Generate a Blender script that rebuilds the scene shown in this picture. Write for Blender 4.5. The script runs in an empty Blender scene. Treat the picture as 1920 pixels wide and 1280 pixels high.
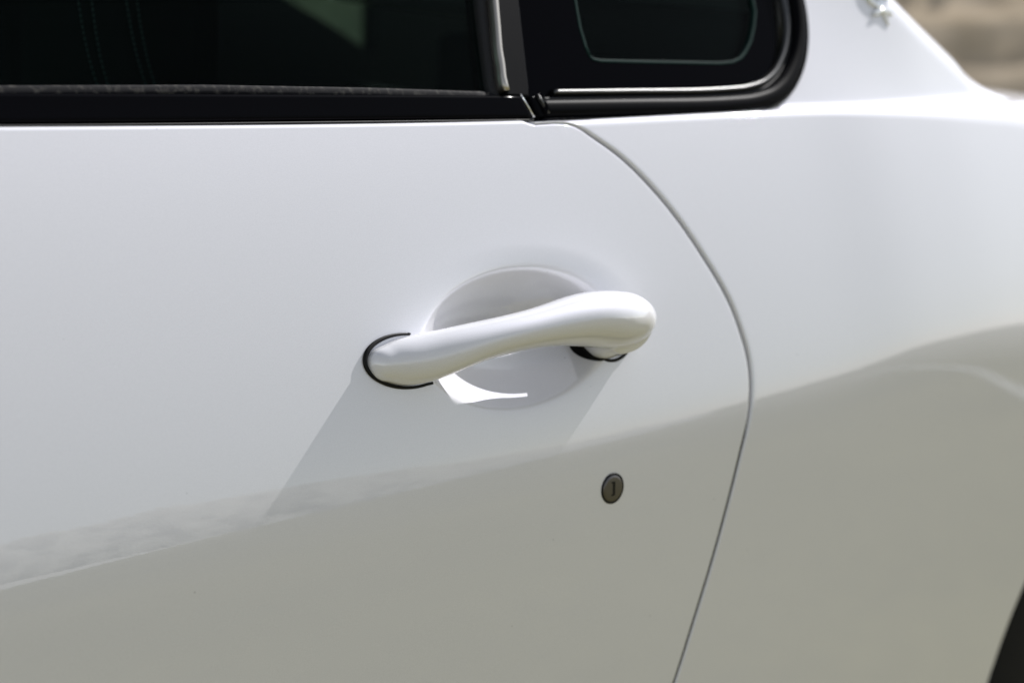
import bpy, bmesh, math, random
import numpy as np
from mathutils import Vector, Matrix

# ------------------------------------------------------------------ camera, light, exposure
scn = bpy.context.scene
COL = scn.collection

CAM = np.array([-0.82982, -0.89477, 1.07072])
FWD = Vector((0.66583228, 0.7140177, -0.21643961))
UPV = Vector((0.10913307, 0.19377001, 0.97495803))
cd = bpy.data.cameras.new('camera')
cam = bpy.data.objects.new('camera', cd)
COL.objects.link(cam)
rgt = FWD.cross(UPV).normalized()
upv = rgt.cross(FWD).normalized()
cam.matrix_world = Matrix(((rgt.x, upv.x, -FWD.x, CAM[0]), (rgt.y, upv.y, -FWD.y, CAM[1]),
                           (rgt.z, upv.z, -FWD.z, CAM[2]), (0, 0, 0, 1)))
cd.lens = 70.0
cd.sensor_width = 36.0
cd.clip_start = 0.05
cd.clip_end = 2000.0
cd.dof.use_dof = True
cd.dof.focus_distance = 1.215
cd.dof.aperture_fstop = 4.8
cd.dof.aperture_blades = 9
scn.camera = cam

SUN = Vector((0.74, 0.088, 0.63)).normalized()          # direction towards the sun
sun_el = math.asin(SUN.z)
sun_az = math.atan2(SUN.x, SUN.y)
w = bpy.data.worlds.new('World')
scn.world = w
w.use_nodes = True
nt = w.node_tree
nt.nodes.clear()
sky = nt.nodes.new('ShaderNodeTexSky')
sky.sky_type = 'NISHITA'
sky.sun_disc = False
sky.sun_elevation = sun_el
sky.sun_rotation = sun_az
sky.air_density = 1.0
sky.dust_density = 0.3
sky.ozone_density = 1.0
hs = nt.nodes.new('ShaderNodeHueSaturation')
hs.inputs['Saturation'].default_value = 0.35
bg = nt.nodes.new('ShaderNodeBackground')
bg.inputs['Strength'].default_value = 0.135
wo = nt.nodes.new('ShaderNodeOutputWorld')
nt.links.new(sky.outputs[0], hs.inputs['Color'])
nt.links.new(hs.outputs[0], bg.inputs['Color'])
nt.links.new(bg.outputs[0], wo.inputs['Surface'])

sl = bpy.data.lights.new('sun', 'SUN')
sl.energy = 5.0
sl.angle = math.radians(0.53)
sl.color = (1.0, 0.975, 0.955)
so = bpy.data.objects.new('sun', sl)
so.rotation_euler = SUN.to_track_quat('Z', 'Y').to_euler()
so.location = (6, 0, 6)
COL.objects.link(so)

vs = scn.view_settings
vs.view_transform = 'Standard'
vs.look = 'None'
vs.exposure = 0.13
vs.gamma = 1.0
vs.use_curve_mapping = False
scn.cycles.max_bounces = 10
scn.cycles.transparent_max_bounces = 12

# ------------------------------------------------------------------ materials
MATS = {}
def mat(name, col, rough=.5, metal=0., coat=0., coat_rough=.03, spec=.5, ior=1.5):
    m = bpy.data.materials.new(name)
    m.use_nodes = True
    b = m.node_tree.nodes['Principled BSDF']
    b.inputs['Base Color'].default_value = (*col, 1)
    b.inputs['Roughness'].default_value = rough
    b.inputs['Metallic'].default_value = metal
    b.inputs['Coat Weight'].default_value = coat
    b.inputs['Coat Roughness'].default_value = coat_rough
    b.inputs['Specular IOR Level'].default_value = spec
    b.inputs['IOR'].default_value = ior
    MATS[name] = m
    return m, m.node_tree, b

def N(t, kind, **kw):
    n = t.nodes.new(kind)
    for k, v in kw.items():
        if k in n.inputs: n.inputs[k].default_value = v
        else: setattr(n, k, v)
    return n

def paint(name, col):
    m, t, b = mat(name, col, rough=.58, coat=1., coat_rough=.025, spec=1.)
    b.inputs['Specular Tint'].default_value = (.60, .58, 1., 1)
    b.inputs['Coat IOR'].default_value = 1.95
    tc = N(t, 'ShaderNodeTexCoord')
    # mica flake: very fine brightness grain
    fl = N(t, 'ShaderNodeTexNoise'); fl.inputs['Scale'].default_value = 1900; fl.inputs['Detail'].default_value = 1
    t.links.new(tc.outputs['Object'], fl.inputs['Vector'])
    r1 = N(t, 'ShaderNodeMapRange')
    r1.inputs[1].default_value = .3; r1.inputs[2].default_value = .7
    r1.inputs[3].default_value = .955; r1.inputs[4].default_value = 1.03
    t.links.new(fl.outputs[0], r1.inputs[0])
    # sparse dust specks
    vo = N(t, 'ShaderNodeTexVoronoi'); vo.inputs['Scale'].default_value = 32
    t.links.new(tc.outputs['Object'], vo.inputs['Vector'])
    r2 = N(t, 'ShaderNodeMapRange')
    r2.inputs[1].default_value = .014; r2.inputs[2].default_value = .026
    r2.inputs[3].default_value = .72; r2.inputs[4].default_value = 1.
    t.links.new(vo.outputs['Distance'], r2.inputs[0])
    mu = N(t, 'ShaderNodeMath', operation='MULTIPLY')
    t.links.new(r1.outputs[0], mu.inputs[0]); t.links.new(r2.outputs[0], mu.inputs[1])
    mx = N(t, 'ShaderNodeVectorMath', operation='SCALE'); mx.inputs[0].default_value = col
    t.links.new(mu.outputs[0], mx.inputs['Scale'])
    t.links.new(mx.outputs[0], b.inputs['Base Color'])
    # faint lacquer waviness
    wv = N(t, 'ShaderNodeTexNoise'); wv.inputs['Scale'].default_value = 220; wv.inputs['Detail'].default_value = 1
    t.links.new(tc.outputs['Object'], wv.inputs['Vector'])
    bp = N(t, 'ShaderNodeBump'); bp.inputs['Strength'].default_value = .025; bp.inputs['Distance'].default_value = .0005
    t.links.new(wv.outputs[0], bp.inputs['Height'])
    t.links.new(bp.outputs[0], b.inputs['Coat Normal'])
    return m

PAINT = paint('pearl_white_paint', (.80, .80, .805))
BLACKGLOSS = mat('gloss_black_trim', (.003, .003, .004), .12, spec=.03)[0]
FRAMEM = mat('satin_black_frame', (.003, .003, .004), .42, spec=.03)[0]
RUBBER = mat('black_rubber', (.012, .012, .013), .55, spec=.3)[0]
LIP = mat('grey_rubber_lip', (.010, .010, .012), .7, spec=.1)[0]
def dusty(m, lo, hi, scale):
    t = m.node_tree; b = t.nodes['Principled BSDF']
    tc = N(t, 'ShaderNodeTexCoord'); n1 = N(t, 'ShaderNodeTexNoise'); n1.inputs['Scale'].default_value = scale; n1.inputs['Detail'].default_value = 6
    t.links.new(tc.outputs['Object'], n1.inputs['Vector'])
    cr = N(t, 'ShaderNodeValToRGB'); e = cr.color_ramp.elements
    e[0].position = .5; e[0].color = (*lo, 1); e[1].position = .78; e[1].color = (*hi, 1)
    t.links.new(n1.outputs[0], cr.inputs[0]); t.links.new(cr.outputs[0], b.inputs['Base Color'])
dusty(LIP, (.008, .008, .010), (.07, .066, .06), 260)
GASKET = mat('handle_gasket_black', (.005, .005, .005), .5, spec=.2)[0]
BEADM = mat('satin_dark_metal', (.11, .11, .11), .36, metal=1.)[0]
PILM = mat('brushed_dark_trim', (.004, .004, .005), .4, spec=.05)[0]
STRIPM = mat('satin_silver_trim', (.50, .47, .42), .34, metal=1.)[0]
CHROME = mat('chrome', (.85, .86, .86), .07, metal=1.)[0]
LOCKM = mat('lock_grey_metal', (.145, .138, .135), .34, metal=.85)[0]
DARKIN = mat('dark_cabin', (.010, .011, .012), .8, spec=.2)[0]
LEATHER = mat('black_leather', (.012, .014, .015), .55, spec=.25)[0]
STITCH = mat('stitch_thread', (.20, .25, .26), .8)[0]
TYRE = mat('tyre_rubber', (.012, .012, .012), .85, spec=.2)[0]
LINER = mat('arch_liner', (.006, .006, .006), .9, spec=.1)[0]
FRIT = mat('black_glass_border', (.002, .002, .003), .05, spec=.02)[0]

def glass(name, tint, ior):
    m = bpy.data.materials.new(name); m.use_nodes = True
    t = m.node_tree; t.nodes.clear()
    o = N(t, 'ShaderNodeOutputMaterial')
    tr = N(t, 'ShaderNodeBsdfTransparent'); tr.inputs[0].default_value = (*tint, 1)
    gl = N(t, 'ShaderNodeBsdfGlossy'); gl.inputs['Roughness'].default_value = .01
    fr = N(t, 'ShaderNodeFresnel'); fr.inputs[0].default_value = ior
    mx = N(t, 'ShaderNodeMixShader')
    t.links.new(fr.outputs[0], mx.inputs[0]); t.links.new(tr.outputs[0], mx.inputs[1])
    t.links.new(gl.outputs[0], mx.inputs[2]); t.links.new(mx.outputs[0], o.inputs[0])
    return m
GLASS = glass('tinted_glass', (.46, .57, .53), 1.10)

# ------------------------------------------------------------------ helpers
def link(name, me, m, parent=None, smooth=True):
    o = bpy.data.objects.new(name, me)
    COL.objects.link(o)
    if m is not None: me.materials.append(m)
    if smooth:
        me.polygons.foreach_set('use_smooth', np.ones(len(me.polygons), bool))
    if parent is not None: o.parent = parent
    return o

def grid_mesh(name, P, close_u=False, flip=False):
    """P: (rows, cols, 3)"""
    R, Cn = P.shape[:2]
    idx = np.arange(R*Cn).reshape(R, Cn)
    if close_u: idx = np.concatenate([idx, idx[:, :1]], 1)
    a, b, c, d = idx[:-1, :-1], idx[:-1, 1:], idx[1:, 1:], idx[1:, :-1]
    q = np.stack([a, b, c, d], -1).reshape(-1, 4)
    if flip: q = q[:, ::-1]
    me = bpy.data.meshes.new(name)
    me.vertices.add(R*Cn); me.vertices.foreach_set('co', P.reshape(-1).astype(np.float32))
    me.loops.add(q.size); me.loops.foreach_set('vertex_index', q.reshape(-1).astype(np.int32))
    me.polygons.add(len(q)); me.polygons.foreach_set('loop_start', np.arange(0, q.size, 4, dtype=np.int32))
    me.update(calc_edges=True); me.validate()
    return me

def smoothstep(a, b, x):
    t = np.clip((np.asarray(x, float)-a)/(b-a), 0, 1)
    return t*t*(3-2*t)

def pchip(xk, yk, x):
    xk = np.asarray(xk, float); yk = np.asarray(yk, float)
    h = np.diff(xk); d = np.diff(yk)/h; m = np.zeros_like(yk)
    for i in range(1, len(xk)-1):
        if d[i-1]*d[i] > 0:
            w1 = 2*h[i]+h[i-1]; w2 = h[i]+2*h[i-1]; m[i] = (w1+w2)/(w1/d[i-1]+w2/d[i])
    m[0] = d[0]; m[-1] = d[-1]
    x = np.asarray(x, float); i = np.clip(np.searchsorted(xk, x)-1, 0, len(h)-1); t = (x-xk[i])/h[i]
    return ((1+2*t)*(1-t)**2*yk[i]+t*(1-t)**2*h[i]*m[i]+t*t*(3-2*t)*yk[i+1]+t*t*(t-1)*h[i]*m[i+1])

def tube(name, pts, rad, m, parent, nseg=12, closed=False, squash=None):
    """tube along a polyline of 3-D points; rad scalar or per point"""
    pts = np.asarray(pts, float); n = len(pts)
    rad = np.broadcast_to(np.asarray(rad, float), (n,))
    tan = np.gradient(pts, axis=0) if not closed else np.roll(pts, -1, 0)-np.roll(pts, 1, 0)
    tan /= np.linalg.norm(tan, axis=1)[:, None]
    ref = np.array([0., -1., 0.3]); rows = []
    for i in range(n):
        a = ref-tan[i]*(ref@tan[i]); a /= np.linalg.norm(a); b = np.cross(tan[i], a)
        ph = np.linspace(0, 2*np.pi, nseg, endpoint=False)
        sa, sb = (1, 1) if squash is None else squash
        rows.append(pts[i]+rad[i]*(np.cos(ph)[:, None]*a*sa+np.sin(ph)[:, None]*b*sb))
    if closed: rows.append(rows[0])
    else:
        rows.insert(0, np.repeat(pts[:1], nseg, 0)); rows.append(np.repeat(pts[-1:], nseg, 0))
    return link(name, grid_mesh(name, np.array(rows), close_u=True), m, parent)

def spline(pts, n):
    """Catmull-Rom through 2-D/3-D points"""
    p = np.asarray(pts, float)
    d = np.concatenate([[0], np.cumsum(np.linalg.norm(np.diff(p, axis=0), axis=1))])
    t = np.linspace(0, d[-1], n)
    return np.stack([pchip(d, p[:, k], t) for k in range(p.shape[1])], -1)

# ------------------------------------------------------------------ setting: the ground
def ground():
    bm = bmesh.new()
    r = 600
    for v in ((-r, -r, 0), (r, -r, 0), (r, r, 0), (-r, r, 0)): bm.verts.new(v)
    bm.faces.new(bm.verts)
    me = bpy.data.meshes.new('ground'); bm.to_mesh(me); bm.free()
    m, t, b = mat('pale_gravel', (.3, .26, .2), 1., spec=.0)
    tc = N(t, 'ShaderNodeTexCoord')
    n1 = N(t, 'ShaderNodeTexNoise'); n1.inputs['Scale'].default_value = .9; n1.inputs['Detail'].default_value = 6
    n2 = N(t, 'ShaderNodeTexNoise'); n2.inputs['Scale'].default_value = 14; n2.inputs['Detail'].default_value = 8
    mp = N(t, 'ShaderNodeMapping'); mp.inputs['Scale'].default_value = (1, 1, 1)
    t.links.new(tc.outputs['Object'], mp.inputs[0])
    for n in (n1, n2): t.links.new(mp.outputs[0], n.inputs['Vector'])
    mx = N(t, 'ShaderNodeMix'); mx.data_type = 'FLOAT'; mx.inputs[0].default_value = .45
    t.links.new(n1.outputs[0], mx.inputs[2]); t.links.new(n2.outputs[0], mx.inputs[3])
    cr = N(t, 'ShaderNodeValToRGB')
    e = cr.color_ramp.elements
    e[0].position = .32; e[0].color = (.135, .121, .056, 1)
    e[1].position = .68; e[1].color = (.250, .227, .110, 1)
    t.links.new(mx.outputs[0], cr.inputs[0]); t.links.new(cr.outputs[0], b.inputs['Base Color'])
    bp = N(t, 'ShaderNodeBump'); bp.inputs['Strength'].default_value = .5; bp.inputs['Distance'].default_value = .01
    t.links.new(n2.outputs[0], bp.inputs['Height']); t.links.new(bp.outputs[0], b.inputs['Normal'])
    o = link('ground', me, m, smooth=False)
    o['kind'] = 'structure'; o['label'] = 'pale beige gravel ground beyond the white car'
ground()

# ------------------------------------------------------------------ the car
car = bpy.data.objects.new('car', None)
COL.objects.link(car)
car.empty_display_size = .3
car['label'] = 'glossy pearl white car with pull handle on its door'
car['category'] = 'car'

# ---- body side: a profile of normal elevation (degrees) along arc length s, s = 0 at the waist crease
AK = np.array([[-.60, -8], [-.40, -6], [-.25, -3], [-.14, -.5], [-.07, 1.], [-.03, 3.5], [-.012, 7.5], [0, 11], [.015, 14],
               [.05, 17], [.10, 20.5], [.18, 25], [.24, 29], [.60, 45]])
_k = np.hanning(201); _k /= _k.sum()
SS = np.linspace(-.6, .5, 11001)
_a = np.convolve(np.interp(np.linspace(-.64, .54, 11801), AK[:, 0], AK[:, 1]), _k, 'same')[400:-400]
AA = np.radians(_a)
_d = SS[1]-SS[0]
YG = np.concatenate([[0], np.cumsum(.5*(np.sin(AA[1:])+np.sin(AA[:-1]))*_d)])
ZG = np.concatenate([[0], np.cumsum(.5*(np.cos(AA[1:])+np.cos(AA[:-1]))*_d)])
YG -= YG[6000]; ZG -= ZG[6000]
ZCK = np.array([[-1.2, .69], [-.35, .711], [0, .7205], [.24, .7305], [.36, .737], [.46, .7465], [.54, .7465], [.62, .742], [.8, .73], [1.4, .70]])
_xk = np.linspace(-1.2, 1.4, 2601)
_zk = np.convolve(np.pad(pchip(ZCK[:, 0], ZCK[:, 1], _xk), 60, mode='reflect', reflect_type='odd'),
                  np.hanning(121)/np.hanning(121).sum(), 'valid')
def zc(x): return np.interp(x, _xk, _zk)
def plan(x):
    x = np.asarray(x, float)
    return .02*x*x+.042*np.maximum(x-.12, 0)**2

PX, PS, PA, PB, PD = .0305, .0758, .0800, .0437, .0310           # finger pocket: centre, half axes, depth
def pocket(x, s):
    q = 1-((x-PX)/PA)**2-((s-PS)/PB)**2
    e = .075
    q = .5*(q+np.sqrt(q*q+e*e))
    far = ((x-PX)/PA)**2+((s-PS)/PB)**2
    return PD*(q**(.62+.22*smoothstep(.012, -.034, s-PS)))*(1+.52*np.clip((x-PX)/PA, -1, 1))*(1-smoothstep(1.15, 2.0, far))

def S(x, s, dent=True):
    x = np.asarray(x, float); s = np.asarray(s, float)
    d = pocket(x, s) if dent else 0.
    a = np.interp(s, SS, AA)
    return np.stack([x+0*s, plan(x)+np.interp(s, SS, YG)+d*np.cos(a), zc(x)+np.interp(s, SS, ZG)-d*np.sin(a)], -1)

def nrm(x, s):
    """outward normal of the plain body side"""
    a = np.interp(s, SS, AA)
    return np.stack([0*np.asarray(x, float)+0*a, -np.cos(a), np.sin(a)], -1)

def stop_door(x):                                           # waist line: top edge of the door in arc length
    return .2406-.0590*(np.asarray(x, float)+.3013)-.0022
SBOT = -.45
# shut line between door and rear fender: (x, s), bottom to top
SHUT = np.array([[.065, -.45], [.105, -.36], [.141, -.28], [.1773, -.1973], [.1918, -.1564], [.2090, -.1083], [.2316, -.0379], [.2425, -.004],
                 [.2456, .0215], [.2377, .0613], [.2157, .1068], [.1859, .1529], [.1548, .1871], [.1344, .2025],
                 [.1243, .2099], [.1153, .2130], [.1036, .2145], [.085, .2150]])
SH = spline(SHUT, 900)
_kk = np.hanning(31); _kk /= _kk.sum()
SH = np.stack([np.convolve(np.pad(SH[:, k], 15, mode='reflect', reflect_type='odd'), _kk, 'valid') for k in (0, 1)], -1)
SHT = np.gradient(SH, axis=0); SHT /= np.linalg.norm(SHT, axis=1)[:, None]
SHN = np.stack([SHT[:, 1], -SHT[:, 0]], -1)                 # towards the fender
GAP = np.interp(SH[:, 1], [-.45, -.02, .03, .17, .205, .2142], [.0028, .0030, .0036, .0036, .0026, .0006])[:, None]

def edge_strip(surf, sgn, rad=.0015, deep=.024):
    """rounded return flange along the shut line; sgn -1 door, +1 fender"""
    cols = []
    base = SH+SHN*sgn*(GAP/2+rad)
    for ph in np.linspace(0, np.pi/2, 7):
        q = SH+SHN*sgn*(GAP/2+rad-rad*math.sin(ph))
        p = surf(q[:, 0], q[:, 1])-nrm(q[:, 0], q[:, 1])*(rad*(1-math.cos(ph)))
        cols.append(p)
    q = SH+SHN*sgn*(GAP/2)
    cols.append(surf(q[:, 0], q[:, 1])-nrm(q[:, 0], q[:, 1])*deep)
    return base, cols

def build_door():
    base, cols = edge_strip(S, -1)
    n = len(SH)
    # left ends: same arc length as the shut line for most rows, fanned out at the top corner
    xl = -.95
    h_end = (base[:, 1]-SBOT)/(stop_door(base[:, 0])-SBOT)
    k = np.argmax(h_end > .955)
    h_left = h_end.copy()
    h_left[k:] = np.linspace(h_end[k], 1., n-k)
    h_end2 = h_end
    # columns: fine around the handle
    xs = np.concatenate([np.linspace(-.95, -.42, 40, endpoint=False), np.linspace(-.42, -.13, 90, endpoint=False),
                         np.linspace(-.13, .075, 170, endpoint=False)])
    us = np.linspace(0, 1, 90)[1:]
    P = np.zeros((n, len(xs)+len(us), 3))
    s_l = SBOT+h_left[:, None]*(stop_door(xs)[None]-SBOT)
    P[:, :len(xs)] = S(np.broadcast_to(xs, s_l.shape), s_l)
    x0 = .075-.001
    s0 = SBOT+h_left*(stop_door(x0)-SBOT)
    x1, s1 = base[:, 0], base[:, 1]
    xx = x0+(x1-x0)[:, None]*us; uu = us*us*(3-2*us)
    ss = s0[:, None]+(s1-s0)[:, None]*uu
    P[:, len(xs):] = S(xx, ss)
    P = np.concatenate([P, np.stack(cols, 1)[:, 1:]], 1)
    # top return: roll inwards under the waist trim
    top = P[-1]
    roll = [top+np.array([0, .0008, .0011]), top+np.array([0, .003, .0017]), top+np.array([0, .03, -.004])]
    P = np.concatenate([P, np.array(roll)], 0)
    return link('door', grid_mesh('door', P), PAINT, car)
door = build_door()

# ---- rear fender: the same side, rolling over into the haunch
def Rr(x): return .008+.036*smoothstep(.36, .90, x)+.045*smoothstep(.64, .98, x)
def s_roll(x):
    """arc length where the haunch starts to roll over"""
    zt = pchip([-.5, .2, .35, .60, .78, .95, 1.4], [.9262, .9258, .9250, .9185, .9085, .880, .76], x)
    return np.interp(zt-.60*Rr(x)-zc(x), ZG, SS)
def stop_f(x):
    s1 = s_roll(x); a1 = np.interp(s1, SS, AA)
    return s1+Rr(x)*1.25*(np.radians(86)-a1)
def SF(x, s):
    """fender surface by integrating the profile"""
    x = np.asarray(x, float); s = np.asarray(s, float)
    shp = np.broadcast(x, s).shape
    x = np.broadcast_to(x, shp).reshape(-1); s = np.broadcast_to(s, shp).reshape(-1)
    s1 = s_roll(x); a1 = np.interp(s1, SS, AA); st = stop_f(x)
    y = plan(x)+np.interp(np.minimum(s, s1), SS, YG); z = zc(x)+np.interp(np.minimum(s, s1), SS, ZG)
    L = np.maximum(s-s1, 0); n = 40
    for i in range(n):
        f = (i+.5)/n*L/(st-s1)
        a = a1+(np.radians(86)-a1)*(f*f*(3-2*f)*.35+f*.65)
        y += np.sin(a)*L/n; z += np.cos(a)*L/n
    return np.stack([x, y, z], -1).reshape(*shp, 3)

ARCH_C, ARCH_R = (.984, .36), .372                          # wheel arch in side view
def build_fender():
    base, cols = edge_strip(S, 1)
    n = len(SH)
    h_end = np.clip((base[:, 1]-SBOT)/(stop_f(base[:, 0])-SBOT), 0, 1)
    k = np.argmax(h_end > .80)
    h_r = h_end.copy(); h_r[k:] = np.linspace(h_end[k], 1., n-k)
    hl = h_end.copy()
    kk = n-60
    hl[kk:] = np.linspace(hl[kk], 1, n-kk)*.0+hl[kk:]
    z_rows = zc(.6)+np.interp(SBOT+h_r*(.30-SBOT), SS, ZG)
    xmax = 1.25
    dz = np.clip((z_rows-ARCH_C[1])/ARCH_R, -.999, 1.)
    xr = np.where(dz < .995, ARCH_C[0]-ARCH_R*np.sqrt(np.maximum(1-dz*dz, 0)), xmax)
    # past the arch crown the panel runs on to the rear
    zq = ARCH_C[1]+ARCH_R*.90
    xq = ARCH_C[0]-ARCH_R*math.sqrt(1-.9**2)
    xr = np.where(z_rows > zq, xq+(xmax-xq)*smoothstep(zq, zq+.10, z_rows)+.0, np.minimum(xr, xmax))
    us = np.concatenate([np.linspace(0, .12, 40, endpoint=False), np.linspace(.12, 1, 170)])
    xx = base[:, :1]+(xr[:, None]-base[:, :1])*us
    bl = smoothstep(0, .45, us)
    hh = hl[:, None]+(h_r-hl)[:, None]*bl
    ss = SBOT+hh*(stop_f(xx)-SBOT)
    P = SF(xx, ss)
    c = np.stack(cols, 1)[:, 1:][:, ::-1]
    P = np.concatenate([c, P], 1)
    # arch lip
    lip = P[:, -1]+np.array([.004, .006, 0]); lip2 = P[:, -1]+np.array([.006, .03, 0])
    P = np.concatenate([P, lip[:, None], lip2[:, None]], 1)
    top = P[-1]
    roll = [top+np.array([0, .004, .0002]), top+np.array([0, .02, -.001]), top+np.array([0, .04, -.02])]
    P = np.concatenate([P, np.array(roll)], 0)
    return link('rear_fender', grid_mesh('rear_fender', P), PAINT, car)
fender = build_fender()

# ---- painted jamb behind the shut line
def build_jamb():
    cols = []
    for off in (-.03, -.01, 0, .01, .03):
        q = SH+SHN*off
        cols.append(S(q[:, 0], q[:, 1], False)-nrm(q[:, 0], q[:, 1])*.021)
    return link('door_jamb', grid_mesh('door_jamb', np.stack(cols, 1)), PAINT, car)
build_jamb()

# ---- dark strip standing in for shade in the lower half of the shut line
def build_shut_shade():
    k = SH[:, 1] < .0
    q = SH[k]; nn = SHN[k]; wd = GAP[k]
    dep = (.0016+.004*smoothstep(-.03, 0, q[:, 1]))[:, None]
    cols = [S((q+nn*wd*o)[:, 0], (q+nn*wd*o)[:, 1], False)-nrm(q[:, 0], q[:, 1])*dep for o in (-.55, 0, .62)]
    link('shut_line_shade', grid_mesh('shut_line_shade', np.stack(cols, 1)), mat('shut_shade_dark', (.05, .048, .042), .8, spec=.1)[0], car)
build_shut_shade()

# ---- door pull: one continuous shape (bar + bulb + foot), fused with a voxel remesh
def loft_x(stations, nseg=48):
    """sections in the y-z plane at stations (x, yc, zc, ry, rz, tilt)"""
    st = np.array(stations); xs = np.linspace(st[0, 0], st[-1, 0], 160)
    v = [pchip(st[:, 0], st[:, k], xs) for k in range(1, 6)]
    kk = np.hanning(37); kk /= kk.sum()
    wgt = smoothstep(-.091, -.080, xs)*(1-smoothstep(.098, .112, xs))
    v = [a+(np.convolve(np.pad(a, 18, mode='edge'), kk, 'valid')-a)*wgt for a in v]
    ph = np.linspace(0, 2*np.pi, nseg, endpoint=False); rows = []
    for i, x in enumerate(xs):
        cy = np.cos(ph)*v[2][i]; cz = np.sin(ph)*v[3][i]; t = v[4][i]
        rows.append(np.stack([np.full(nseg, x), v[0][i]+cy*math.cos(t)-cz*math.sin(t), v[1][i]+cy*math.sin(t)+cz*math.cos(t)], -1))
    rows.insert(0, np.repeat(rows[0].mean(0)[None], nseg, 0)); rows.append(np.repeat(rows[-1].mean(0)[None], nseg, 0))
    return np.array(rows)

def build_handle():
    T = math.radians(-17)
    def el(x0, a, x): return math.sqrt(max(0, 1-((x-x0)/a)**2))
    st = []
    # left end: half ellipse in plan, flush on the panel
    for x in (-.0943, -.0935, -.0915, -.088, -.083, -.077, -.070):
        e = el(-.0635, .0312, x)
        st.append((x, .0245-.007*e, .7912, .0005+.0165*e, .0005+.0150*e, T))
    st += [(-.058, .0145, .7925, .0180, .0157, T), (-.043, .0092, .7960, .0180, .0147, T), (-.026, .0066, .7998, .0192, .0131, T),
           (-.006, .0020, .8034, .0184, .0121, T), (.014, -.0010, .8058, .0180, .0122, T), (.036, -.0016, .8072, .0202, .0139, T),
           (.056, .0010, .8073, .0250, .0162, T), (.074, .0012, .8063, .0265, .0183, T), (.092, -.0005, .8044, .0242, .0194, T)]
    for x in (.102, .110, .117, .123, .128, .1315, .1340, .1352):
        e = el(.090, .0455, x)
        st.append((x, -.0005+.0070*(x-.092)/.043, .8044-.004*(x-.092)/.043, .0242*e+.0003, .0194*e+.0003, T))
    A = grid_mesh('bar', loft_x(st), close_u=True)
    # foot: from the bulb back into the panel
    rows = []
    for k, t in enumerate(np.linspace(0, 1, 40)):
        y = -.004+.036*t
        cx = .1110+.0042*t; cz = .7965-.0090*smoothstep(0, .7, t); rx = .0205-.0025*t; rz = .0158-.0003*t
        ph = np.linspace(0, 2*np.pi, 40, endpoint=False)
        c, s_ = np.cos(ph), np.sin(ph)
        rows.append(np.stack([cx+rx*np.sign(c)*abs(c)**.85, np.full(40, y), cz+rz*np.sign(s_)*abs(s_)**.85+.18*rx*c], -1))
    rows.insert(0, np.repeat(rows[0].mean(0)[None], 40, 0)); rows.append(np.repeat(rows[-1].mean(0)[None], 40, 0))
    B = grid_mesh('foot', np.array(rows), close_u=True)
    bm = bmesh.new(); bm.from_mesh(A); bm.from_mesh(B)
    bmesh.ops.remove_doubles(bm, verts=bm.verts, dist=1e-7)
    bmesh.ops.recalc_face_normals(bm, faces=bm.faces)
    me = bpy.data.meshes.new('tmp'); bm.to_mesh(me); bm.free()
    tmp = bpy.data.objects.new('tmp', me); COL.objects.link(tmp)
    r = tmp.modifiers.new('r', 'REMESH'); r.mode = 'VOXEL'; r.voxel_size = .0009; r.use_smooth_shade = True
    sm = tmp.modifiers.new('s', 'SMOOTH'); sm.factor = .5; sm.iterations = 45
    dg = bpy.context.evaluated_depsgraph_get()
    me2 = bpy.data.meshes.new_from_object(tmp.evaluated_get(dg)); me2.name = 'door_handle'
    bpy.data.objects.remove(tmp); bpy.data.meshes.remove(A); bpy.data.meshes.remove(B)
    me2.materials.clear()
    return link('door_handle', me2, PAINT, door)
build_handle()

def off(x, s, d):
    return S(x, s)+nrm(x, s)*d

def build_gaskets():
    # U-shaped seal round the left end
    ph = np.radians(np.linspace(82, 292, 80))
    x = -.0635+.0325*np.cos(ph); s = .0752+.0166*np.sin(ph)+.003*np.cos(ph)*-1
    top = np.linspace(-.0575, x[0], 8)[:-1]; s_top = np.full(7, s[0])+(top-x[0])*.05
    bot = np.linspace(x[-1], -.0465, 10)[1:]; s_bot = s[-1]+(bot-x[-1])*.02
    X = np.concatenate([top, x, bot]); Y = np.concatenate([s_top, s, s_bot])
    w_ = np.concatenate([np.linspace(.0005, .001, 7), np.interp(np.linspace(0, 1, 80), [0, .35, .6, 1], [.0008, .0017, .0013, .0009]), np.full(9, .0009)])
    tube('handle_seal', off(X, Y, .0006), w_, GASKET, door, squash=(.8, 1.))
    # seal round the foot
    ph = np.linspace(0, 2*np.pi, 60, endpoint=False)
    x = .1152+.0185*np.cos(ph); s = .0655+.0163*np.sin(ph)+.18*.017*np.cos(ph)
    tube('foot_seal', off(x, s, .0002), .0011, GASKET, door, closed=True)
    # dark lever opening beside the foot
    rr = np.linspace(0, 1, 10); ph = np.linspace(0, 2*np.pi, 48, endpoint=False)
    X = .102+.0115*rr[:, None]*np.cos(ph); Y = .0630+.0125*rr[:, None]*np.sin(ph)+.12*.0145*rr[:, None]*np.cos(ph)
    P = off(X, Y, .0006)
    link('lever_opening', grid_mesh('lever_opening', P, close_u=True), GASKET, door)
    rows = []  # black block added behind the bulb to keep sun off the pocket
    for t in np.linspace(0, 1, 16):
        rows.append(np.stack([.097+.002*t+.0115*np.cos(ph), np.full(48, .004+.045*t), .795-.006*t+.0105*np.sin(ph)], -1))
    rows.insert(0, np.repeat(rows[0].mean(0)[None], 48, 0))
    link('pocket_sun_block', grid_mesh('pocket_sun_block', np.array(rows), close_u=True), GASKET, door)
build_gaskets()

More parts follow.
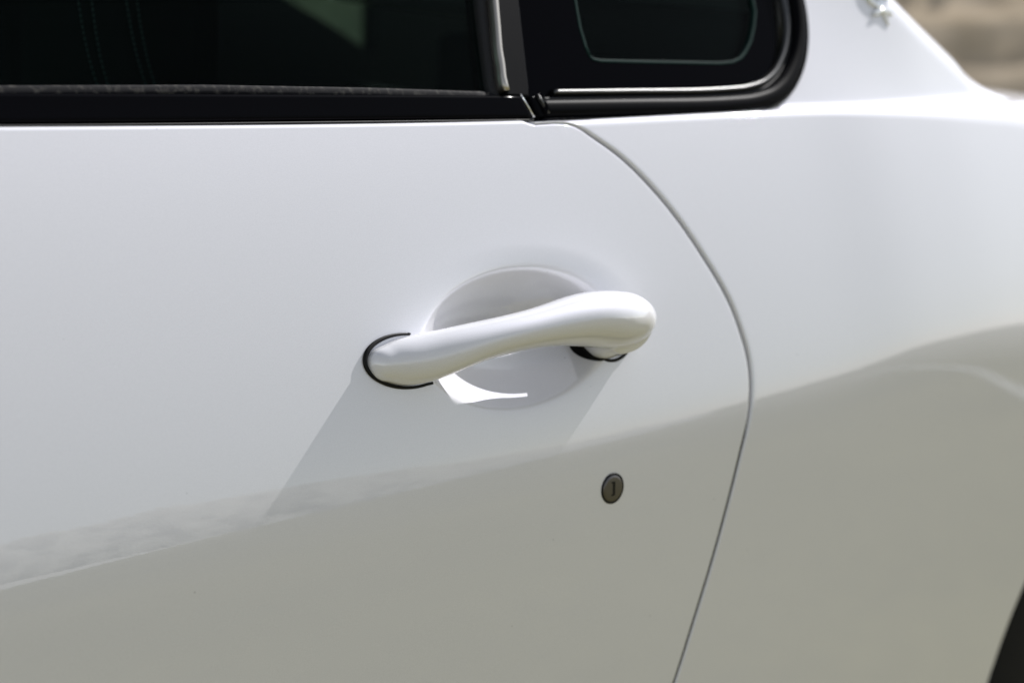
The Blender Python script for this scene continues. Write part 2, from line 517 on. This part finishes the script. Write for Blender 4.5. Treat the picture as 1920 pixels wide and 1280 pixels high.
# ---- lock
def frame_at(x, s):
    o = S(x, s); n = nrm(x, s); ex = np.array([1., 0, 0]); ey = np.cross(n, ex); ey /= np.linalg.norm(ey)
    if ey[2] < 0: ey = -ey
    return o, ex, ey, n
def lathe(name, o, ex, ey, n, prof, m, parent, seg=56):
    ph = np.linspace(0, 2*np.pi, seg, endpoint=False)
    rows = [o+r*(np.cos(ph)[:, None]*ex+np.sin(ph)[:, None]*ey)+h*n for r, h in prof]
    return link(name, grid_mesh(name, np.array(rows), close_u=True), m, parent)
def build_lock():
    o, ex, ey, n = frame_at(.1001, -.0360)
    lathe('lock_surround', o, ex, ey, n, [(.0090, -.0008), (.0092, .0005), (.0100, .0008), (.0106, .0004), (.0108, -.002)], GASKET, door)
    c = lathe('lock_cylinder', o, ex, ey, n, [(.0, .0010), (.0075, .0011), (.0088, .0009), (.0093, .0003), (.0094, -.002)], LOCKM, door)
    bm = bmesh.new()
    for sx, sz, h, dx in ((.0011, .0047, .00125, .0008), (.0018, .0008, .00125, .0003), (.0018, .0008, .00125, .0003)):
        pass
    def bar(cx, cy, wx, wy, h):
        vs_ = [bm.verts.new(Vector(o+ex*(cx+a*wx)+ey*(cy+b*wy)+n*z)) for z in (.0009, h) for a, b in ((-1, -1), (1, -1), (1, 1), (-1, 1))]
        for f in ((4, 5, 6, 7), (0, 1, 5, 4), (1, 2, 6, 5), (2, 3, 7, 6), (3, 0, 4, 7)): bm.faces.new([vs_[i] for i in f])
    bar(.0006, 0, .0009, .0047, .00125); bar(-.0002, .0043, .0016, .0005, .00128); bar(-.0004, -.0044, .0014, .0005, .00128)
    me = bpy.data.meshes.new('key_slot'); bm.to_mesh(me); bm.free()
    link('key_slot', me, GASKET, door, smooth=False)
build_lock()

# ---- greenhouse: everything lies on the tumblehome plane through the waist line
LEAN = math.radians(62)
P0 = np.array([0, .085, .935]); UPT = np.array([0, math.cos(LEAN), math.sin(LEAN)]); NT = np.array([0, -math.sin(LEAN), math.cos(LEAN)])
def W(s, t, d=0.):
    s = np.asarray(s, float); t = np.asarray(t, float); d = np.asarray(d, float)
    return P0+s[..., None]*np.array([1., 0, 0])+np.minimum(s-.08, 0)[..., None]*np.array([0, -.028, 0])+t[..., None]*UPT+d[..., None]*NT

def plate(name, poly, d0, d1, m, parent, bevel=.0015, seg=3):
    bm = bmesh.new()
    poly = np.asarray(poly, float)
    lo = [bm.verts.new(Vector(W(a, b, d0))) for a, b in poly]; hi = [bm.verts.new(Vector(W(a, b, d1))) for a, b in poly]
    top = bm.faces.new(hi); bm.faces.new(lo[::-1]); n = len(poly)
    for i in range(n): bm.faces.new((lo[i], lo[(i+1) % n], hi[(i+1) % n], hi[i]))
    bmesh.ops.recalc_face_normals(bm, faces=bm.faces)
    if bevel: bmesh.ops.bevel(bm, geom=list(top.edges), offset=bevel, segments=seg, affect='EDGES', profile=.5)
    me = bpy.data.meshes.new(name); bm.to_mesh(me); bm.free()
    o = link(name, me, m, parent)
    for p in me.polygons: p.use_smooth = len(p.vertices) <= 4
    return o

def sweep(name, path, prof, m, parent, ends=True):
    """sweep a (width, depth) profile along a 2-D path on the greenhouse plane; width to the left of travel"""
    path = np.asarray(path, float); t = np.gradient(path, axis=0); t /= np.linalg.norm(t, axis=1)[:, None]
    nn = np.stack([-t[:, 1], t[:, 0]], -1); prof = np.asarray(prof, float)
    rows = []
    for i in range(len(path)):
        q = path[i]+nn[i]*prof[:, :1]
        rows.append(W(q[:, 0], q[:, 1], prof[:, 1]))
    if ends:
        rows.insert(0, np.repeat(rows[0].mean(0)[None], len(prof), 0)); rows.append(np.repeat(rows[-1].mean(0)[None], len(prof), 0))
    return link(name, grid_mesh(name, np.array(rows), close_u=True), m, parent)

def roundprof(w0, w1, d0, d1, n=14, p=.55):
    """closed rounded profile from width w0 to w1, outer depth d1"""
    c = (w0+w1)/2; r = (w1-w0)/2
    ph = np.linspace(0, np.pi, n)
    top = [(c+r*np.sign(math.cos(a))*abs(math.cos(a))**p, d0+(d1-d0)*abs(math.sin(a))**p) for a in ph]
    return np.array(top+[(w0, d0-.006), (w1, d0-.006)])

# quarter window outline (outer edge of its frame), rear lower corner and up
QB = np.array([[.1005, -.0072], [.1922, -.0090], [.2700, -.0104], [.3080, -.0098], [.3383, -.0058], [.3600, .0026], [.3770, .0148], [.3946, .0346], [.4061, .0569],
               [.4118, .0794], [.4135, .10], [.4060, .135], [.3720, .175], [.30, .215], [.20, .250], [.10, .275]])
QP = spline(QB, 260)
for _ in range(3):
    QP[1:-1] = .25*QP[:-2]+.5*QP[1:-1]+.25*QP[2:]

def build_greenhouse():
    # door: gloss waist strip with slanted end
    xs = np.linspace(-.95, .0845, 60)
    tb = .0032-.0281*(xs+.3026); tt = tb+.0168
    tb = -.0023-.0255*(xs+.1278)-.0004
    tt = .0147-.0290*(xs+.1226)
    poly = [(x, a) for x, a in zip(xs, tb)]+[(.0892, tb[-1]-.0002)]+[(.0832, tt[-1])]+[(x, a) for x, a in zip(xs[::-1], tt[::-1]) if x < .08]
    strip = plate('waist_strip', poly, -.012, .0015, BLACKGLOSS, car, .003, 4)
    # thin rubber foot of the strip, and the bright shadow gap under it
    sweep('strip_foot', np.stack([np.linspace(-.95, .0885, 60), np.interp(np.linspace(-.95, .0885, 60), xs, tb)-.0014], -1),
          roundprof(-.0009, .0011, -.006, .0006), RUBBER, strip)
    # rubber lip against the glass
    xl = np.linspace(-.95, .058, 90)
    tl = np.interp(xl, [-.95, -.2965, -.1582, -.0389, .0564], [.040, .0262, .0236, .0190, .0140])
    rnd = random.Random(4)
    pth = np.stack([xl, tl-.0042], -1)
    lip = sweep('window_seal', pth, roundprof(-.0040, .0040, -.010, -.0015), LIP, car)
    end = spline([(.056, .0100), (.060, .0098), (.064, .0080), (.066, .0062)], 14)
    sweep('seal_end', end, roundprof(-.0030, .0034, -.010, -.0020), LIP, lip)
    # door glass
    g = plate('door_window', [(-.95, .0), (.078, .0), (.0800, .016), (.1020, .10), (.130, .27), (-.95, .32)], -.0135, -.0095, GLASS, car, 0)
    # pillar trim between the two windows
    base = plate('pillar_trim', [(.0712, .0080), (.0905, .0074), (.0925, .0136), (.1070, .0778), (.152, .27), (.130, .28), (.0840, .0777), (.0715, .0162)], -.012, .001, PILM, car, .0015, 3)
    ln = spline([(.0712, .0118), (.0712, .018), (.0735, .030), (.0752, .041), (.0795, .058), (.0845, .0777), (.132, .27)], 60)
    sweep('pillar_bead', ln, roundprof(-.0030, .0026, -.006, .0030), STRIPM, base)
    wl = spline([(.0672, .0078), (.0665, .0150), (.0690, .030), (.0785, .0777), (.126, .27)], 60)
    sweep('glass_run', wl, roundprof(-.0045, .0045, -.012, -.004), RUBBER, base)
    # quarter window: black bordered glass, clear field inside
    fr = [(.0905, .005), (.20, .002), (.30, .0), (.3318, .005), (.3557, .019), (.3738, .05), (.3826, .0793), (.384, .10), (.375, .13), (.345, .165), (.28, .205), (.20, .235), (.148, .252), (.1070, .0778)]
    inner = [(.1662, .0385), (.1690, .0358), (.1760, .0345), (.21, .0333), (.3000, .0305), (.3150, .0313), (.3260, .0345), (.3340, .0400), (.3430, .0480), (.3520, .0600), (.3590, .0725), (.362, .09),
             (.350, .12), (.325, .15), (.27, .18), (.215, .20), (.198, .203), (.1900, .18), (.1690, .085), (.1650, .060), (.1650, .046)]
    bm = bmesh.new()
    vo = [bm.verts.new(Vector(W(a, b, -.0065))) for a, b in fr]; vi = [bm.verts.new(Vector(W(a, b, -.0065))) for a, b in inner]
    ed = [bm.edges.new((v[i], v[(i+1) % len(v)])) for v in (vo, vi) for i in range(len(v))]
    bmesh.ops.triangle_fill(bm, edges=ed, use_beauty=True, normal=Vector(NT))
    me = bpy.data.meshes.new('glass_border'); bm.to_mesh(me); bm.free()
    qg = plate('quarter_window', fr, -.0135, -.0085, GLASS, car, 0)
    link('glass_border', me, FRIT, qg, smooth=False)
    sweep('tinted_edge', np.array(inner+inner[:1]), roundprof(-.0012, .0012, -.0068, -.0060, 6), mat('green_glass_edge', (.010, .030, .027), .6, spec=.05)[0], qg)
    # frame: broad rounded black section, raised inner bead
    q = QP.copy()
    frm = sweep('quarter_window_frame', q, roundprof(-.001, .0135, -.006, .0030, 18, .8), FRAMEM, car)
    sweep('frame_bead', q[6:], roundprof(.0158, .0212, -.007, -.0010, 16, .9), BEADM, frm)
    sweep('frame_step', q[2:], roundprof(.0125, .0158, -.007, -.003, 8, .9), RUBBER, frm)
    sweep('outer_seal', q, roundprof(-.0032, -.0005, -.006, .0004, 8, .9), LIP, frm)
    # slanted end cap of the frame
    plate('end_cap', [(.0915, .0078), (.0980, .0076), (.1035, -.0068), (.0955, -.0070)], -.010, .0000, BLACKGLOSS, frm, .001, 2)
    sweep('cap_edge', np.array([(.0978, .0080), (.0995, .0040), (.1030, -.0060)]), roundprof(-.0008, .0008, -.004, .0026, 8), BEADM, frm)
    sweep('strip_edge', np.array([(.0828, .0086), (.0850, .0035), (.0893, -.0078)]), roundprof(-.0006, .0006, -.004, .0016, 8), CHROME, strip)
build_greenhouse()

# ---- rear pillar and roof quarter
ZT = np.array([[.30, 1.13], [.42, 1.078], [.50, 1.042], [.588, .992], [.664, .951], [.715, .926], [.762, .897], [.86, .81], [1.2, .60]])
RP = .055
def pillar_pt(x, q):
    """q = arc length up the section: fillet out of the haunch, flat side, round into the roof"""
    x = np.asarray(x, float); q = np.broadcast_to(np.asarray(q, float), x.shape)
    shp = x.shape; x = x.reshape(-1); q = q.reshape(-1)
    b = SF(x, stop_f(x)); zt = pchip(ZT[:, 0], ZT[:, 1], x)
    a0, a1, ab = np.radians(28-8*smoothstep(.40, .56, x)), math.radians(89), math.radians(84)
    rf = .010+.006*smoothstep(.42, .70, x)
    r1 = rf*(math.sin(ab)-np.sin(a0)); r2 = RP*(math.sin(a1)-np.sin(a0))
    H = np.maximum(zt-b[:, 2], .003)
    f = np.clip(H/(r1+r2), 0, 1); am = ab-(ab-a0)*f
    L0 = rf*(ab-am); L1 = np.maximum(H-r1-r2, 0)/np.cos(a0); L2 = RP*(a1-am)
    n = 160; y = b[:, 1]-.001; z = b[:, 2]-.0006
    for i in range(n):
        t = (i+.5)/n*q
        a = np.where(t < L0, ab-(ab-am)*np.clip(t/np.maximum(L0, 1e-6), 0, 1),
                     np.where(t < L0+L1, am, am+(a1-am)*np.clip((t-L0-L1)/np.maximum(L2, 1e-6), 0, 1)))
        y = y+np.sin(a)*q/n; z = z+np.cos(a)*q/n
    return np.stack([x, y, z], -1).reshape(*shp, 3)
def build_pillar():
    qs = np.concatenate([np.linspace(0, .36, 190), np.linspace(.37, 1.0, 30)])
    rows = []
    ref = pillar_pt(np.full(len(qs), .41), qs)
    i0 = np.argmax(QP[:, 0] > .30); seg = QP[i0:]
    for q, rp in zip(qs, ref):
        t = (rp[2]-.935)/math.sin(LEAN)
        xl = seg[np.argmin(abs(seg[:, 1]-t)), 0]-.003 if t < .31 else .10
        u = np.linspace(0, 1, 150)
        rows.append(pillar_pt(xl+(1.2-xl)*u, np.full(150, q)))
    return link('rear_pillar', grid_mesh('rear_pillar', np.array(rows)), PAINT, car)
pillar = build_pillar()

def build_emblem():
    # chrome badge on the pillar: oval shield, three prongs, stem with pointed foot
    a0 = math.radians(28)
    def A(x, z, d=0.):
        x = np.asarray(x, float); z = np.asarray(z, float)
        # walk the section until the height fits
        lo = np.zeros_like(x); hi = np.full_like(x, .35)
        for _ in range(40):
            mid = .5*(lo+hi); zz = pillar_pt(x, mid)[..., 2]
            lo = np.where(zz < z, mid, lo); hi = np.where(zz < z, hi, mid)
        p = pillar_pt(x, lo); dq = pillar_pt(x, lo+.002)-p
        n = np.stack([0*x, -dq[..., 2], dq[..., 1]], -1); n /= np.linalg.norm(n, axis=-1)[..., None]
        return p+n*d
    cx, cz = .506, 1.007
    e = bpy.data.objects.new('emblem', None); COL.objects.link(e)
    bpy.data.objects.remove(e)
    def tb(name, pts, r, par):
        p = np.asarray(pts, float); p = spline(p, 24)
        return tube(name, A(cx+p[:, 0], cz+p[:, 1], .0008), r, CHROME, par, nseg=10)
    stem = tb('emblem', [(.002, .026), (.004, .004), (.006, -.010), (.010, -.022)], np.interp(np.linspace(0, 1, 24), [0, .7, 1], [.0022, .0026, .0007]), pillar)
    tb('emblem_prong', [(-.014, .020), (-.013, .004), (-.004, -.006), (.006, -.008)], .0022, pillar)
    tb('emblem_prong', [(.020, .020), (.019, .006), (.013, -.004), (.006, -.008)], .0022, pillar)
    tb('emblem_collar', [(-.007, -.013), (.006, -.010), (.016, -.013)], .0026, pillar)
build_emblem()

# ---- roof, cabin, far side (dark, seen only through the glass)
def box(name, lo, hi, m, parent, bevel=0.):
    bm = bmesh.new(); bmesh.ops.create_cube(bm, size=1)
    for v in bm.verts:
        v.co = Vector([(l+h)/2+c*(h-l) for l, h, c in zip(lo, hi, v.co)])
    if bevel: bmesh.ops.bevel(bm, geom=list(bm.edges), offset=bevel, segments=3, affect='EDGES')
    me = bpy.data.meshes.new(name); bm.to_mesh(me); bm.free()
    return link(name, me, m, parent, smooth=False)

def build_cabin():
    # roof skin with rounded edges
    x = np.linspace(-.75, .66, 60); y = np.linspace(0, 1, 40)
    X, V = np.meshgrid(x, y, indexing='ij')
    Y0 = np.interp(X, [-.75, .1, .42, .8], [.25, .245, .20, .30]); Y = Y0+(1.515-2*Y0)*V
    Z = pchip([-.75, -.2, .1, .25, .42, .59, .8], [1.245, 1.27, 1.225, 1.16, 1.072, .988, .86], X)+.045*(1-(2*V-1)**4)
    link('roof', grid_mesh('roof', np.stack([X, Y, Z], -1)), PAINT, car)
    cab = box('cabin_floor', (-1.3, .10, .26), (.95, 1.42, .30), DARKIN, car)
    box('inner_door_panel', (-.95, .085, .30), (.60, .095, .915), DARKIN, cab)
    box('dashboard', (-1.32, .10, .30), (-.9, 1.42, .98), DARKIN, cab)
    box('rear_bulkhead', (.93, .16, .30), (.95, 1.42, .80), DARKIN, cab)
    # far side with its window opening
    far = 1.36
    bm = bmesh.new()
    out = [(-1.3, .3), (1.2, .3), (1.2, 1.0), (.968, 1.10), (.974, .842), (.90, .882), (.80, .928), (.74, .96), (.70, 1.10), (-1.3, 1.10)]
    f0 = bm.faces.new([bm.verts.new((a, far, b)) for a, b in out])
    r = bmesh.ops.extrude_face_region(bm, geom=[f0])
    for v in r['geom']:
        if isinstance(v, bmesh.types.BMVert): v.co.y += .03
    bmesh.ops.recalc_face_normals(bm, faces=bm.faces)
    me = bpy.data.meshes.new('far_side_panel'); bm.to_mesh(me); bm.free()
    link('far_side_panel', me, DARKIN, cab, smooth=False)
    bm = bmesh.new()
    bm.faces.new([bm.verts.new(c) for c in ((.60, 1.375, .83), (1.0, 1.375, .83), (1.0, 1.375, 1.12), (.60, 1.375, 1.12))])
    me = bpy.data.meshes.new('far_window'); bm.to_mesh(me); bm.free()
    link('far_window', me, GLASS, cab, smooth=False)
    bm = bmesh.new(); bmesh.ops.create_cube(bm, size=1)
    for v in bm.verts: v.co = Vector((.575+v.co.x*.14, .47+v.co.y*.50, .69+v.co.z*.58))
    bmesh.ops.bevel(bm, geom=list(bm.edges), offset=.05, segments=4, affect='EDGES')
    me = bpy.data.meshes.new('rear_seat'); bm.to_mesh(me); bm.free()
    link('rear_seat', me, LEATHER, car)
    # front seat: padded backrest with twin stitched seams
    bm = bmesh.new(); bmesh.ops.create_cube(bm, size=1)
    for v in bm.verts: v.co = Vector((-.045+v.co.x*.26, .62+v.co.y*.46, .80+v.co.z*.62))
    bmesh.ops.bevel(bm, geom=list(bm.edges), offset=.06, segments=5, affect='EDGES')
    me = bpy.data.meshes.new('seat_backrest'); bm.to_mesh(me); bm.free()
    seat = link('seat_backrest', me, LEATHER, car)
    for (xa, xb) in ((-.078, -.060), (-.067, -.051), (-.038, -.019), (-.029, -.011)):
        bm = bmesh.new()
        for i in range(26):
            t = i/26*1.9-.5; t2 = t+.045
            pts = []
            for tt in (t, t2):
                pts.append(Vector((xa+(xb-xa)*tt-.004*math.sin(tt*2), .3885, .983-.057*tt)))
            d = (pts[1]-pts[0]).normalized(); sd = d.cross(Vector((0, 1, 0)))*.0006
            a = [pts[0]-sd, pts[1]-sd, pts[1]+sd, pts[0]+sd]
            lo = [bm.verts.new(p) for p in a]; hi = [bm.verts.new(p+Vector((0, -.0008, 0))) for p in a]
            bm.faces.new(hi)
            for k in range(4): bm.faces.new((lo[k], lo[(k+1) % 4], hi[(k+1) % 4], hi[k]))
        me = bpy.data.meshes.new('stitched_seam'); bm.to_mesh(me); bm.free()
        link('stitched_seam', me, STITCH, seat, smooth=False)
build_cabin()

# ---- wheel house
def build_wheel():
    ph = np.linspace(math.radians(-20), math.radians(200), 60)
    rows = [np.stack([ARCH_C[0]+(ARCH_R-.004)*np.cos(ph), np.full(60, y), ARCH_C[1]+(ARCH_R-.004)*np.sin(ph)], -1) for y in (.02, .1, .2, .34)]
    ln = link('arch_liner', grid_mesh('arch_liner', np.array(rows)), LINER, car)
    box('liner_wall', (ARCH_C[0]-.4, .335, .02), (ARCH_C[0]+.4, .345, .76), LINER, ln)
    wh = np.array([.965, .06, .325])
    prof = [(.215, .0), (.24, -.004), (.29, -.006), (.318, .004), (.325, .02), (.325, .22), (.29, .24), (.215, .24)]
    ph = np.linspace(0, 2*np.pi, 72, endpoint=False)
    rows = [np.stack([wh[0]+r*np.cos(ph), np.full(72, wh[1]+h), wh[2]+r*np.sin(ph)], -1) for r, h in prof]
    ty = link('rear_tyre', grid_mesh('rear_tyre', np.array(rows), close_u=True), TYRE, car)
    prof = [(.0, .03), (.05, .025), (.07, .05), (.18, .06), (.205, .01), (.217, .004), (.217, .2)]
    rows = [np.stack([wh[0]+r*np.cos(ph), np.full(72, wh[1]+h), wh[2]+r*np.sin(ph)], -1) for r, h in prof]
    link('rim', grid_mesh('rim', np.array(rows), close_u=True), STRIPM, ty)
build_wheel()


# ---- earth bank behind the car, far out of focus
def build_bank():
    rnd = np.random.RandomState(5)
    n, m_ = 120, 40
    c = np.array([7.6, 5.4]); d = np.array([.62, -.785]); f = np.array([.785, .62])
    u = np.linspace(-14, 14, n); v = np.linspace(0, 1, m_)
    V, U = np.meshgrid(v, u, indexing='ij')
    run = 4.5*V; z = 3.2*V**.9+.05*rnd.randn(m_, n)*(V > .02)-.02
    P = np.stack([c[0]+U*d[0]+run*f[0], c[1]+U*d[1]+run*f[1], z], -1)
    m, t, b = mat('dry_earth', (.2, .16, .12), 1., spec=.0)
    tc = N(t, 'ShaderNodeTexCoord')
    n1 = N(t, 'ShaderNodeTexNoise'); n1.inputs['Scale'].default_value = 3.2; n1.inputs['Detail'].default_value = 5
    t.links.new(tc.outputs['Object'], n1.inputs['Vector'])
    cr = N(t, 'ShaderNodeValToRGB'); e = cr.color_ramp.elements
    e[0].position = .33; e[0].color = (.41, .335, .24, 1); e[1].position = .68; e[1].color = (.56, .465, .35, 1)
    t.links.new(n1.outputs[0], cr.inputs[0]); t.links.new(cr.outputs[0], b.inputs['Base Color'])
    o = link('earth_bank', grid_mesh('earth_bank', P), m); o['kind'] = 'structure'
build_bank()

# ---- what the paint mirrors from the open side: unseen stand-in for far trees and buildings, added bright-streak sheet, a painted bay line
def build_open_side():
    rnd = np.random.RandomState(11)
    n, m_ = 260, 14
    ang = np.radians(np.linspace(-125, -42, n))                # bearing round the car, on the camera side
    hgt = np.interp(np.degrees(ang), [-125, -95, -72, -64, -58, -52.5, -48, -42], [9.6, 9.4, 8.8, 7.6, 6.2, 4.2, 1.8, .4])
    for k in (3, 7, 16, 34): hgt = hgt*(1+.05/np.sqrt(k)*2*np.interp(np.arange(n), np.linspace(0, n, k*2), rnd.randn(k*2)))
    rows = []
    for j, v in enumerate(np.linspace(0, 1, m_)):
        r = 34+17*v+.4*rnd.randn(n)
        rows.append(np.stack([r*np.cos(ang), r*np.sin(ang), hgt*v**.8+(.08*rnd.randn(n) if 0 < j else -.05)], -1))
    back = rows[-1].copy(); back[:, :2] *= 1.2; back[:, 2] = -.1
    rows.append(back)
    m, t, b = mat('skyline_pale', (.3, .3, .25), .95, spec=.0)
    tc = N(t, 'ShaderNodeTexCoord'); n1 = N(t, 'ShaderNodeTexNoise'); n1.inputs['Scale'].default_value = .3; n1.inputs['Detail'].default_value = 2
    t.links.new(tc.outputs['Object'], n1.inputs['Vector'])
    cr = N(t, 'ShaderNodeValToRGB'); e = cr.color_ramp.elements
    e[0].position = .35; e[0].color = (.40, .40, .36, 1); e[1].position = .65; e[1].color = (.47, .46, .42, 1)
    t.links.new(n1.outputs[0], cr.inputs[0]); t.links.new(cr.outputs[0], b.inputs['Base Color'])
    o = link('reflected_skyline', grid_mesh('reflected_skyline', np.array(rows), flip=True), m)  # unseen stand-in, coloured pale so its reflection in the door stays light
    o['kind'] = 'structure'
    white = mat('white_road_paint', (.60, .60, .57), .7)[0]
    # bay line beside the car
    a = np.array([2.9, -.75, .004]); c = np.array([15., -10.8, .004]); d = (c-a)/np.linalg.norm(c-a); w_ = np.array([-d[1], d[0], 0])*.026
    me = bpy.data.meshes.new('painted_line'); me.from_pydata([tuple(p) for p in (a-w_, c-w_, c+w_, a+w_)], [], [(0, 1, 2, 3)])
    o = link('painted_line', me, white, smooth=False); o['kind'] = 'structure'
    # pale ground sheet added so the paint mirrors a bright streak
    q = np.radians(np.linspace(-84, -56, 50)); wd = smoothstep(-56, -68, np.degrees(q))
    r0 = 33.5-19*wd-.3
    P = np.stack([np.stack([r*np.cos(q), r*np.sin(q), np.full(50, .006)], -1) for r in (r0, np.full(50, 33.6))])
    o = link('path', grid_mesh('path', P), mat('streak_pale', (.58, .57, .54), .9, spec=.1)[0], smooth=False); o['kind'] = 'structure'
build_open_side()
